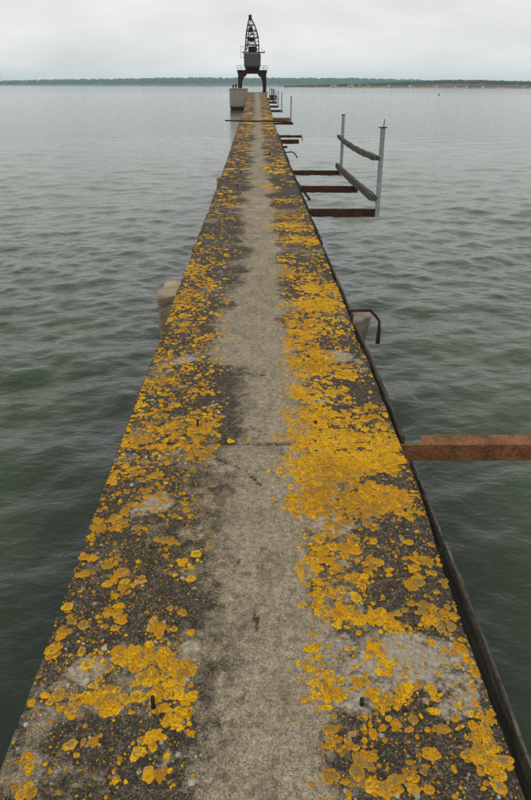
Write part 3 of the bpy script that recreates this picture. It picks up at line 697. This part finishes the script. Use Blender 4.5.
post(rail, (pA.x + tA.x) / 2, y3 - 0.035, pA.z, tA.z, 0.058, M['galv'], 0.11, 0.10)
post(rail, (pB.x + tB.x) / 2, y1 - 0.035, pB.z, tB.z, 0.056, M['galv'], 0.08)
xa, xb = (pA.x + tA.x) / 2, (pB.x + tB.x) / 2
def plank(pf, pn, sag, th, tall, twist=0.0):
    a, b = Vector(pf), Vector(pn); n = 18; pts, prof = [], []
    for i in range(n):
        s = i / (n - 1); p = a.lerp(b, s); p.z -= sag * 4 * s * (1 - s) + random.uniform(-.004, .004); pts.append(p)
        e = 0.7 if i in (0, n - 1) else 1
        prof.append([(sx * th / 2 + random.uniform(-.004, .004), (sz * tall / 2 + random.uniform(-.006, .006)) * e) for sx, sz in ((-1, -1), (1, -1), (1, .8), (.5, 1), (-.5, 1), (-1, .8))])
    MB().loft(pts, prof).build('wooden_rail', M['wood'], rail)
u1 = on_y(341, 138, y1); u2 = on_y(378, 158, y3 - .06); l1 = on_y(340, 166.5, y1); l2 = on_y(374, 198, y3 - .06)
plank((xb - 0.055, y1 + 0.25, on_y(339, 136, y1 + .25).z), (xa - 0.062, y3 - 0.09, u2.z), 0.045, 0.05, 0.088)
plank((xb - 0.060, y1 + 0.25, on_y(338, 165, y1 + .25).z), (xa - 0.068, y3 - 0.09, l2.z), 0.02, 0.055, 0.125)

for z in (u2.z, l2.z):
    MB().tube([(xa - 0.03, y3 - 0.066, z), (xa - 0.03, y3 - 0.082, z)], 0.013, 6).build('bolt', M['iron'], rail)
# things hanging below the brackets
g2 = on_y(301, 178, y1 - .3); g3 = on_y(311, 187, y2 + .2)
tag(MB().bar((float(xr(y1)) + 0.06, y1 - 0.25, -0.16), (float(xr(y1)) + 0.24, y2 + 0.10, -0.28), 0.035, 0.03).build('brace', M['iron']), 'thin dark diagonal brace below the bracket of the farther post', 'brace')

# bent strap over the cross-head
s0 = on_z(346, 310.5, -0.02); ys = s0.y
hp = [(float(xr(ys)) - 0.02, ys, -0.03), on_y(358, 310.5, ys), on_y(370, 310.5, ys), on_y(375, 315, ys), on_y(379.3, 321, ys), on_y(379, 331, ys), on_y(377.6, 344, ys)]
strap = MB().loft(hp, [[(-.012 * k, -.007), (.012 * k, -.007), (.012 * k, .007), (-.012 * k, .007)] for k in (.9, .9, .9, .85, .8, 1.2, 1.4)], up=(0, 1, 0)).build('iron_strap', M['rust'])
tag(strap, 'bent rusty iron strap drooping over the water beside a concrete corner', 'strap')
# bent rod
s0 = on_z(287, 152.5, -0.03); ys = s0.y
hp = [(float(xr(ys)) - 0.03, ys, -0.03)] + [on_y(px, py, ys) for px, py in ((288, 152.3), (291, 151.8), (293.5, 152.6), (295.5, 154.6), (297.5, 158))]
tag(MB().tube(hp, 0.016, 8).build('iron_rod', M['iron'], smooth=True), 'thin bent iron rod curling over the pier edge', 'rod')
# pole lying across the deck
yb = on_z(250, 121.6, 0.03).y
a, m_, b = on_y(225, 121, yb), on_y(250, 120.7, yb), on_y(292, 121.6, yb)
zz = 0.045
tag(MB().tube([(a.x, yb, zz + .03), (float(xl(yb)), yb, zz + .012), (float(xr(yb)), yb, zz), (b.x, yb, zz - .04)], 0.035, 10).build('iron_pole', M['iron'], smooth=True), 'long dark iron pole lying straight across the deck', 'pole')

# far brackets and posts
def far_post(px, pt, pb, label, w=0.07, brk=None, mat=None):
    z = -0.05; p = on_z(px, pb, z); t = on_y(px, pt, p.y)
    r = empty('railing_post', (p.x, p.y, z), label, 'post', 'posts standing along the far pier edge')
    post(r, p.x, p.y, z - 0.12, t.z, w, mat or M['galv'], w * 1.3)
    return p
def far_bracket(px1, pyt, label, size=0.12, depth=0.1, mat=None):
    channel(px1 - 6, px1, pyt, 'steel_bracket', label, 'bracket', G, size, depth, mat, -0.05)
p = far_post(290.8, 96.5, 120.2, 'tallest post, standing beside the pole that lies across the deck')
far_bracket(291.6, 118.2, 'red rusty bracket with a pale top just behind the pole across the deck', 0.16, 0.9, M['rust_red'])
far_post(281.6, 92.7, 111.2, 'second post beyond the pole across the deck')
far_bracket(282.8, 110.0, 'red bracket below the second post beyond the pole', 0.16, 0.5)
far_post(278.3, 91.3, 106.2, 'third post beyond the pole across the deck')
far_bracket(278.8, 105.6, 'red bracket below the third post beyond the pole', 0.18, 0.5)
far_post(276.6, 91.6, 103.5, 'thin fourth post beyond the pole across the deck', 0.06)
for k, (px, pt, pb) in enumerate(((274.6, 89.4, 101.2), (273.2, 89.0, 100.4), (271.6, 88.4, 99.4), (269.6, 88.2, 98.6))):
    far_post(px, pt, pb, ['rightmost', 'second from the right', 'second from the left', 'leftmost'][k] + ' of the four crowded posts nearest the crane leg', 0.13, mat=M['crane'] if k in (1, 2) else None)
far_bracket(277.4, 101.4, 'dark bracket below the crowded far posts', 0.25, 0.6)
far_bracket(276.0, 98.0, 'farthest dark bracket just in front of the crane leg', 0.35, 0.8)
# planks stacked on those last brackets
pk = on_z(273.5, 99, 0.0)
stack = empty('plank_stack', (pk.x, pk.y, -0.05), 'grey heap of old planks among the crowded far posts', 'planks')
for i in range(4):
    MB().box((pk.x + random.uniform(-.1, .1), pk.y + random.uniform(-.3, .3), 0.03 + i * 0.13), (0.9, 2.6, 0.12), random.uniform(-.1, .1)).build('plank', M['wood_dark'], stack)

# ------------------------------------------------------------------ concrete block beside the pier
YB = 135.0
bl, br, bt = on_y(229.6, 96, YB), on_y(247.6, 96, YB), on_y(238, 88.3, YB)
blk = empty('concrete_block', ((bl.x + br.x) / 2, YB + 1.7, WATER_Z), 'big pale concrete block rising from the water left of the pier', 'block')
m = MB(); cx, w = (bl.x + br.x) / 2, br.x - bl.x
def blk_part(name, z0, z1, ex, tp=1.0):
    vs = []
    for z, k in ((z0, 1.0), (z1, tp)):
        for sx, sy in ((-1, -1), (1, -1), (1, 1), (-1, 1)): vs.append((cx + sx * (w / 2 + ex) * k, YB + 1.7 + sy * (1.7 + ex) * k, z))
    return MB().add(vs, [(3, 2, 1, 0), (4, 5, 6, 7)] + [(i, (i + 1) % 4, (i + 1) % 4 + 4, i + 4) for i in range(4)]).build(name, M['block'], blk, bevel=0.05)
blk_part('base', WATER_Z - 1.5, WATER_Z + 0.42, -0.12)
blk_part('shaft', WATER_Z + 0.42, bt.z - 0.22, 0.0, 1.005)
blk_part('coping', bt.z - 0.215, bt.z, 0.06)
for k, px in enumerate((233.3, 236.0, 239.0)):
    q = on_y(px, 88, YB + 0.9)
    b = empty('mooring_bollard', (q.x, YB + 0.9, bt.z), ['left', 'middle', 'right'][k] + ' rusty mooring bollard on top of the concrete block', 'bollard', 'bollards on the concrete block')
    MB().tube([(q.x, YB + .9, bt.z), (q.x, YB + .9, bt.z + .35), (q.x, YB + .9, bt.z + .38)], [.13, .11, .11], 10).build('shaft', M['crane_red'], b, smooth=True)
    MB().tube([(q.x, YB + .9, bt.z + .381), (q.x, YB + .9, bt.z + .48), (q.x, YB + .9, bt.z + (.58 if k != 1 else .7))], [.16, .21, .15], 10).build('head', M['crane_red'], b, smooth=True)

# ------------------------------------------------------------------ platform and crane at the end
YC = 190.0
def cx_(px): return on_y(px, 90, YC).x
def cz_(py): return on_y(252, py, YC).z
XL, XR_ = cx_(238.2), cx_(266.2); XM = (XL + XR_) / 2
plat = empty('crane_platform', (XM, YC + 3, WATER_Z), 'concrete platform at the pier head under the crane', 'platform')
MB().box((XM, YC + 4.0, (WATER_Z - 1.5 - 0.3) / 2), (XR_ - XL + 0.5, 11.0, 1.2 + 2.4 - 0.0)).build('pier_head', M['conc'], plat, bevel=0.06)
MB().box((XM, YC + 4.0, -0.02), (XR_ - XL + 0.9, 11.4, 0.26)).build('coping', M['block'], plat, bevel=0.04)
ZP = 0.11
crane = empty('portal_crane', (XM, YC + 3, ZP), 'dark rusty portal crane with grey cabin and lattice jib at the pier end', 'crane')
ZT, ZB = cz_(70.6), cz_(74.6)              # portal beam
def leg(x, y, s):
    # tapered leg with an inner haunch that curves into the beam
    o = 0.62
    m = MB()
    prof = [(x, ZP + 0.25), (x + s * 0.80, ZP + 0.25), (x + s * 0.95, ZB - 1.5), (x + s * 1.35, ZB - 0.65), (x + s * 2.1, ZB - 0.02), (x + s * 2.1, ZB + 0.25), (x, ZB + 0.25)]
    n = len(prof); vs = [(a, y - .3, c) for a, c in prof] + [(a, y + .3, c) for a, c in prof]
    m.add(vs, [tuple(range(n)), tuple(range(2 * n - 1, n - 1, -1))] + [(i, i + n, (i + 1) % n + n, (i + 1) % n) for i in range(n)])
    L = m.build('leg', M['crane_red'], crane)
    MB().box((x + s * 0.45, y, ZP + 0.125), (1.1, 1.3, 0.25)).build('foot', M['crane'], L)
for y in (YC, YC + 6.2):
    leg(XL, y, 1); leg(XR_, y, -1)
    MB().box((XM, y, (ZT + ZB + 0.25) / 2), (XR_ - XL + 0.3, 0.7, ZT - ZB - 0.25)).build('portal_beam', M['crane_red'], crane)
for x in (XL + 0.4, XR_ - 0.4):
    MB().box((x, YC + 3.1, (ZT + ZB) / 2 + 0.1), (0.5, 5.5, ZT - ZB - 0.4)).build('side_beam', M['crane_red'], crane)
    MB().bar((x, YC + .35, ZP + 2.2), (x, YC + 5.85, ZP + 2.2), 0.2).build('tie_beam', M['crane_red'], crane)
MB().box((XM, YC + 3.1, ZT + 0.06), (XR_ - XL + 0.6, 7.4, 0.12)).build('deck_plate', M['crane'], crane)
for x0, x1, y in ((XL - .3, XR_ + .3, YC - .55), (XL - .3, XR_ + .3, YC + 6.75)):
    m = MB()
    for i in range(9):
        x = x0 + (x1 - x0) * i / 8
        if 2 < i < 6: continue
        m.bar((x, y, ZT + .12), (x, y, ZT + 1.15), 0.05)
    for a_, b_ in ((0, .25), (.75, 1)):
        for z in (.62, 1.15): m.bar((x0 + (x1 - x0) * a_, y, ZT + z), (x0 + (x1 - x0) * b_, y, ZT + z), 0.05)
    m.build('platform_railing', M['galv'], crane)
m = MB().tube([(XM + .1, YC + 3.1, ZT + .12), (XM + .1, YC + 3.1, cz_(67.9))], 1.75, 20); m.build('slewing_ring', M['crane'], crane, smooth=False)
for dx in (-1.5, -.5, .7, 1.6):
    MB().box((XM + dx, YC + 1.1, ZT + .35), (0.4, 0.5, 0.46)).build('roller', M['crane_red'], crane)
# cabin
HL, HR, HT, HB = cx_(244.2), cx_(260.6), cz_(52.2), cz_(67.8)
cab = empty('cabin', ((HL + HR) / 2, YC + 3, HB), None, None); cab.parent = crane; cab.matrix_parent_inverse = Matrix.Translation(crane.location).inverted()
for k in ('label', 'category'):
    if k in cab: del cab[k]
bpy.data.objects.remove(cab)
hw = MB(); vs = []
for z, i in ((HB, .25), (HB + .5, 0.0), (HT - .35, 0.0), (HT, .22)):
    for sx, y in ((-1, YC + .1), (1, YC + .1), (1, YC + 6.0), (-1, YC + 6.0)):
        vs.append(((HL + HR) / 2 + sx * ((HR - HL) / 2 - i), y + (i if y < YC + 3 else -i), z))
fs = [(3, 2, 1, 0), (12, 13, 14, 15)] + [(k * 4 + i, k * 4 + (i + 1) % 4, (k + 1) * 4 + (i + 1) % 4, (k + 1) * 4 + i) for k in range(3) for i in range(4)]
cabin = hw.add(vs, fs).build('cabin', M['house'], crane, bevel=0.06)
for i in range(5):
    x = HL + (HR - HL) * (i + .5) / 5
    MB().box((x, YC + .085, (HT + HB) / 2), (0.06, 0.03, HT - HB - 1.0)).build('seam', M['house'], cabin)
MB().box((HL - .015, YC + 3.4, (HT + HB) / 2 + .5), (0.05, 1.6, 1.2)).build('window', M['glass'], cabin)
MB().box((HR + .015, YC + 3.4, (HT + HB) / 2 + .5), (0.05, 1.6, 1.2)).build('window', M['glass'], cabin)
# walkway round the cabin top and the cage on its left
m = MB().box(((HL + HR) / 2 + .35, YC + 3, HT + .06), (HR - HL + 1.5, 4.6, 0.10)); m.build('walkway', M['crane'], crane)
x0, x1, z0, z1 = cx_(241.0), cx_(243.8), cz_(57.6), cz_(46.2)
m = MB()
for y in (YC + 1.0, YC + 2.2):
    for x in (x0, x1): m.bar((x, y, z0), (x, y, z1), 0.06)
    for z in (z0, (z0 + z1) / 2, z1): m.bar((x0, y, z), (x1, y, z), 0.06)
for z in (z0, z1):
    for x in (x0, x1): m.bar((x, YC + 1.0, z), (x, YC + 2.2, z), 0.06)
m.bar((x1, YC + 1.6, z0), (HL + .05, YC + 1.6, z0), 0.08); m.build('ladder_cage', M['galv'], crane)
m = MB(); m.bar((HR - .2, YC + .9, HT + 1.05), (HR + 1.05, YC + .9, HT + .15), 0.06); m.bar((HR + 1.05, YC + .9, HT + .1), (HR + 1.05, YC + .9, HT + .55), 0.05); m.build('outrigger', M['crane'], crane)
# lattice mast: four chords drawn in to the tip, cross frames and diagonals
def ch(px, py, dy): return Vector(on_y(px, py, YC)) + Vector((0, dy, 0))
levels = [(52.0, 245.2, 258.8), (44.5, 245.7, 258.9), (37.0, 246.2, 258.3), (30.0, 247.0, 256.6), (24.0, 248.0, 254.6), (18.0, 249.2, 251.8)]
dep = [3.6, 3.2, 2.7, 2.1, 1.5, 0.6]
rows = []
for (py, a, b), d in zip(levels, dep):
    z = cz_(py); xa_, xb_ = cx_(a), cx_(b)
    rows.append([Vector((xa_, YC + 3 - d / 2, z)), Vector((xb_, YC + 3 - d / 2, z)), Vector((xb_, YC + 3 + d / 2, z)), Vector((xa_, YC + 3 + d / 2, z))])
for c in range(4):
    m = MB()
    for i in range(5): m.bar(rows[i][c], rows[i + 1][c], 0.26 - .02 * i)
    m.build('mast_chord', M['crane'], crane)
for i in range(1, 6):
    m = MB()
    for c in range(4): m.bar(rows[i][c], rows[i][(c + 1) % 4], 0.14)
    m.build('cross_frame', M['crane'], crane)
for i in range(5):
    m = MB()
    for c in range(4):
        a_, b_ = (rows[i][c], rows[i + 1][(c + 1) % 4]) if (i + c) % 2 else (rows[i][(c + 1) % 4], rows[i + 1][c])
        m.bar(a_, b_, 0.10)
        if i < 3: m.bar(rows[i][c].lerp(rows[i + 1][c], .5), rows[i][(c + 1) % 4].lerp(rows[i + 1][(c + 1) % 4], .5), 0.08)
    m.build('lattice_brace', M['crane'], crane)
zt = cz_(18); xt = cx_(250.4)
MB().box((xt, YC + 3, cz_(16.8)), (0.75, 0.9, 1.0)).build('jib_head', M['crane'], crane)
MB().tube([(xt - .1, YC + 3, cz_(15.2)), (xt - .1, YC + 3, cz_(12.0))], [.09, .03], 6).build('finial', M['crane'], crane)
MB().tube([(xt - .35, YC + 3, cz_(15.6)), (xt + .4, YC + 3, cz_(15.6))], .42, 14).build('sheave', M['crane'], crane)
# winch house and counterweight seen through the lattice
MB().box((cx_(252.4), YC + 3, (cz_(52) + cz_(46.2)) / 2 + .1), (2.0, 2.0, cz_(46.2) - cz_(52) - .1)).build('winch_house', M['crane'], crane, bevel=.05)
MB().box((cx_(251.4), YC + 3, cz_(38.3)), (1.9, 1.4, 0.8)).build('counterweight', M['crane'], crane, bevel=.05)
MB().box((cx_(250.6), YC + 3, cz_(29.0)), (1.0, 0.8, 0.9)).build('pulley_block', M['crane'], crane, bevel=.05)
for i, dx in enumerate((-.35, 0.0, .4)):
    MB().bar((cx_(252.4) + dx, YC + 2.2, cz_(46.2)), (xt + dx * .4, YC + 2.9, cz_(17.2)), 0.045).build('hoist_rope', M['crane'], crane)
m = MB()
for x in (XR_ - .75, XR_ - .3): m.bar((x, YC - .36, ZP + .3), (x, YC - .36, ZT), 0.06)
for i in range(16): m.bar((XR_ - .75, YC - .36, ZP + .5 + i * .36), (XR_ - .3, YC - .36, ZP + .5 + i * .36), 0.04)
m.build('ladder', M['crane'], crane)
# luffing jib lying away from the viewer behind the mast
jt = Vector((cx_(250.3), YC + 13.5, cz_(20))); jb = [Vector((cx_(246.5), YC + 5.6, HT + .6)), Vector((cx_(257.0), YC + 5.6, HT + .6))]
m = MB()
for q, s in zip(jb, (-.2, .2)): m.bar(q, jt + Vector((s, 0, 0)), .22)
for i in range(1, 8):
    t0, t1 = i / 8, (i + 1) / 8
    m.bar(jb[0].lerp(jt, t0), jb[1].lerp(jt, t0), .10); m.bar(jb[i % 2].lerp(jt, t0), jb[(i + 1) % 2].lerp(jt, t1), .08)
m.build('jib', M['crane'], crane)

# ------------------------------------------------------------------ far shore
def shore(name, pts, dist, depth, mat, seed):
    """pts: (px, waterline py, skyline py)"""
    g = np.random.default_rng(seed)
    px = np.linspace(pts[0][0], pts[-1][0], 260)
    top = np.interp(px, [p[0] for p in pts], [p[2] for p in pts]); hw = np.interp(px, [p[0] for p in pts], [p[1] for p in pts])
    V = []; rows_ = 9
    for i, p in enumerate(px):
        base = on_y(p, 86, dist); dirx = base.x / dist
        hgt = (hw[i] - top[i]) * dist * math.cos(PITCH) / F
        for k in range(rows_):
            s = k / (rows_ - 1); y = dist + depth * s
            prof = (0.10 + 0.90 * math.sin(min(1.0, s * 1.25) * math.pi / 2) ** 0.8) if s > 0 else 0.0
            z = WATER_Z - (1.0 if k == 0 else 0) + hgt * prof * (1 - 0.35 * max(0, s - .8) / .2) + (g.normal(0, 0.03) * hgt if k else 0)
            V.append((dirx * y, y, z))
    n = len(px)
    F_ = np.array([[i * rows_ + k, (i + 1) * rows_ + k, (i + 1) * rows_ + k + 1, i * rows_ + k + 1] for i in range(n - 1) for k in range(rows_ - 1)])
    o = link(name, np_mesh(name, np.array(V), F_, smooth=True), mat); tag(o, kind='structure')
    return np.array(V).reshape(n, rows_, 3)
M['hill'] = mat_plain('far_woodland_ground', (0.030, 0.045, 0.022), (0.060, 0.075, 0.038), 0.01)
M['hill2'] = mat_plain('near_shore_ground', (0.040, 0.045, 0.020), (0.11, 0.088, 0.048), 0.012)
M['leaf'] = mat_plain('far_tree_crowns', (0.022, 0.038, 0.018), (0.055, 0.072, 0.03), 0.02)
M['bank'] = mat_plain('sandy_bank', (0.20, 0.13, 0.09), (0.33, 0.25, 0.19), 0.03)
HZ = 86.0
far = shore('hills', [(-150, HZ, 84.6), (-40, HZ, 84.0), (0, HZ, 83.2), (30, HZ, 82.4), (60, HZ, 81.4), (110, HZ, 80.7), (160, HZ, 79.2), (215, HZ, 78.8), (290, HZ, 79.0), (350, HZ, 78.6), (430, HZ, 80.4), (531, HZ, 81.2), (700, HZ, 81.5)], 5600, 1500, M['hill'], 1)
nearsh = shore('headland', [(285, HZ, 85.9), (330, HZ, 84.2), (370, HZ, 82.8), (410, HZ, 80.6), (455, HZ, 78.6), (490, HZ, 78.9), (520, HZ, 80.2), (570, HZ, 82.0), (700, HZ, 83.0)], 2100, 600, M['hill2'], 2)
def wood(name, grid, dens, r0, r1, seed, label, s0=1):
    g = np.random.default_rng(seed); phi = (1 + 5 ** .5) / 2
    iv = np.array([(-1, phi, 0), (1, phi, 0), (-1, -phi, 0), (1, -phi, 0), (0, -1, phi), (0, 1, phi), (0, -1, -phi), (0, 1, -phi), (phi, 0, -1), (phi, 0, 1), (-phi, 0, -1), (-phi, 0, 1)]) / math.hypot(1, phi)
    it = np.array([(0, 11, 5), (0, 5, 1), (0, 1, 7), (0, 7, 10), (0, 10, 11), (1, 5, 9), (5, 11, 4), (11, 10, 2), (10, 7, 6), (7, 1, 8), (3, 9, 4), (3, 4, 2), (3, 2, 6), (3, 6, 8), (3, 8, 9), (4, 9, 5), (2, 4, 11), (6, 2, 10), (8, 6, 7), (9, 8, 1)])
    n, r_, _ = grid.shape
    fi = g.random(dens) * (n - 1.001); fk = s0 + g.random(dens) * (r_ - 1.001 - s0); i, k = fi.astype(int), fk.astype(int); a, b = (fi - i)[:, None], (fk - k)[:, None]
    P = grid[i, k] * (1 - a) * (1 - b) + grid[i + 1, k] * a * (1 - b) + grid[i, k + 1] * (1 - a) * b + grid[i + 1, k + 1] * a * b
    R = g.uniform(r0, r1, (dens, 1, 1))
    V = iv[None] * R * np.array([1, 1, 0.8]) * (1 + g.normal(0, .16, (dens, 12, 1))) + P[:, None, :] + np.array([0, 0, 0.35]) * R
    T = (it[None] + (np.arange(dens) * 12)[:, None, None]).reshape(-1, 3)
    tag(link(name, np_mesh(name, V.reshape(-1, 3), T), M['leaf']), label, 'woodland', kind='stuff')
wood('far_woodland', far, 5200, 9, 19, 5, 'blue hazy woodland along the whole far shore')
wood('headland_woodland', nearsh, 3200, 2.2, 5.5, 6, 'greener woodland on the headland at the right', 2)
# pinkish bank along the waterline of both shores
def bank(grid, h, name, x_from=0):
    m = MB(); vs = []; n = grid.shape[0]
    for i in range(n):
        p = grid[i, 0]; q = p * 1.0
        d = Vector((p[0], p[1], 0)).normalized()
        hh = h * random.uniform(.5, 1.2)
        vs += [(p[0] - d.x * 12, p[1] - d.y * 12, WATER_Z - .5), (p[0] - d.x * 6, p[1] - d.y * 6, WATER_Z + hh), (p[0] + d.x * 30, p[1] + d.y * 30, WATER_Z + hh)]
    fs = [(3 * i + k, 3 * (i + 1) + k, 3 * (i + 1) + k + 1, 3 * i + k + 1) for i in range(n - 1) for k in range(2)]
    tag(m.add(vs, fs).build(name, M['bank']), kind='structure')
bank(far, 7.0, 'far_beach'); bank(nearsh, 3.0, 'headland_beach')
# houses scattered over the foot of the headland
M['hwall'] = [mat_plain('house_wall_%s' % c, a, b, 0.3) for c, a, b in (('white', (.40, .39, .36), (.5, .49, .46)), ('ochre', (.30, .22, .15), (.36, .28, .20)), ('grey', (.30, .30, .30), (.40, .40, .38)))]
M['hroof'] = [mat_plain('house_roof_%s' % c, a, b, 0.3) for c, a, b in (('red', (.22, .07, .05), (.28, .10, .07)), ('grey', (.12, .12, .13), (.18, .18, .19)))]
hg = np.random.default_rng(12)
def far_house(px, dist, up, w, h, d, wi, ri, group, label):
    p = on_y(px, 86, dist); z = WATER_Z + up
    r = empty('far_house', (p.x, dist, z), label, 'house', group)
    MB().box((p.x, dist, z + h / 2 - 3), (w, d, h + 6)).build('wall', M['hwall'][wi], r)
    m = MB(); vs = [(p.x + sx * (w / 2 + .5), dist + sy * (d / 2 + .5), z + h + .01) for sx in (-1, 1) for sy in (-1, 1)] + [(p.x - w / 2 - .5, dist, z + h + d * .35), (p.x + w / 2 + .5, dist, z + h + d * .35)]
    m.add(vs, [(0, 1, 3, 2), (0, 2, 5, 4), (1, 4, 5, 3), (0, 4, 1), (2, 3, 5)]).build('roof', M['hroof'][ri], r)
hx = sorted(np.concatenate([hg.uniform(328, 350, 5), hg.uniform(352, 420, 9), hg.uniform(425, 470, 7), hg.uniform(480, 528, 4)]))
for i, px in enumerate(hx):
    far_house(px, 2092 + hg.uniform(-4, 4), 1.5 + hg.uniform(0, 4), hg.uniform(4, 8), hg.uniform(2.6, 4), hg.uniform(5, 7), int(hg.integers(3)), int(hg.integers(2)), 'small houses at the foot of the headland', 'tiny house by the water at the foot of the right-hand headland')
for k, (px, py) in enumerate(((1.8, 76.5), (6.2, 78.5))):
    b = on_y(px, 84, 5650); t = on_y(px, py, 5650)
    r = empty('lattice_mast', (b.x, 5650, WATER_Z + 15), ['taller thin pale mast at the left end of the far shore', 'shorter thin pale mast at the left end of the far shore'][k], 'mast')
    MB().tube([(b.x, 5650, WATER_Z), (b.x, 5650, t.z)], [1.9, 0.8], 6).build('pole', M['galv'], r)
    for s in (-1, 1): MB().bar((b.x, 5650, t.z - 3), (b.x + s * 9, 5650, t.z - 14), 0.9).build('arm', M['galv'], r)
# small dark buoy out on the water
q = on_z(439, 95.3, WATER_Z)
by = empty('buoy', (q.x, q.y, WATER_Z), 'tiny dark buoy floating far out on the right', 'buoy')
MB().tube([(q.x, q.y, WATER_Z - .4), (q.x, q.y, WATER_Z + .15), (q.x, q.y, WATER_Z + .45)], [.32, .36, .22], 12).build('float', M['iron'], by, smooth=True)
MB().tube([(q.x, q.y, WATER_Z + .45), (q.x, q.y, WATER_Z + 1.2)], [.10, .05], 8).build('topmark', M['iron'], by)

# ------------------------------------------------------------------ haze over the water
hz = MB().box((0, 3600, (WATER_Z - 3.0 + 96) / 2), (13000, 9400, 96 - (WATER_Z - 3.0))).build('haze', None)
hm = bpy.data.materials.new('sea_haze'); hm.use_nodes = True; hn = hm.node_tree.nodes
hn.remove(hn['Principled BSDF'])
pv = hn.new('ShaderNodeVolumePrincipled'); pv.inputs['Density'].default_value = 0.42 / 5600; pv.inputs['Color'].default_value = (0.60, 0.86, 1.0, 1)
hm.node_tree.links.new(pv.outputs['Volume'], hn['Material Output'].inputs['Volume'])
hz.data.materials.append(hm); tag(hz, kind='stuff')
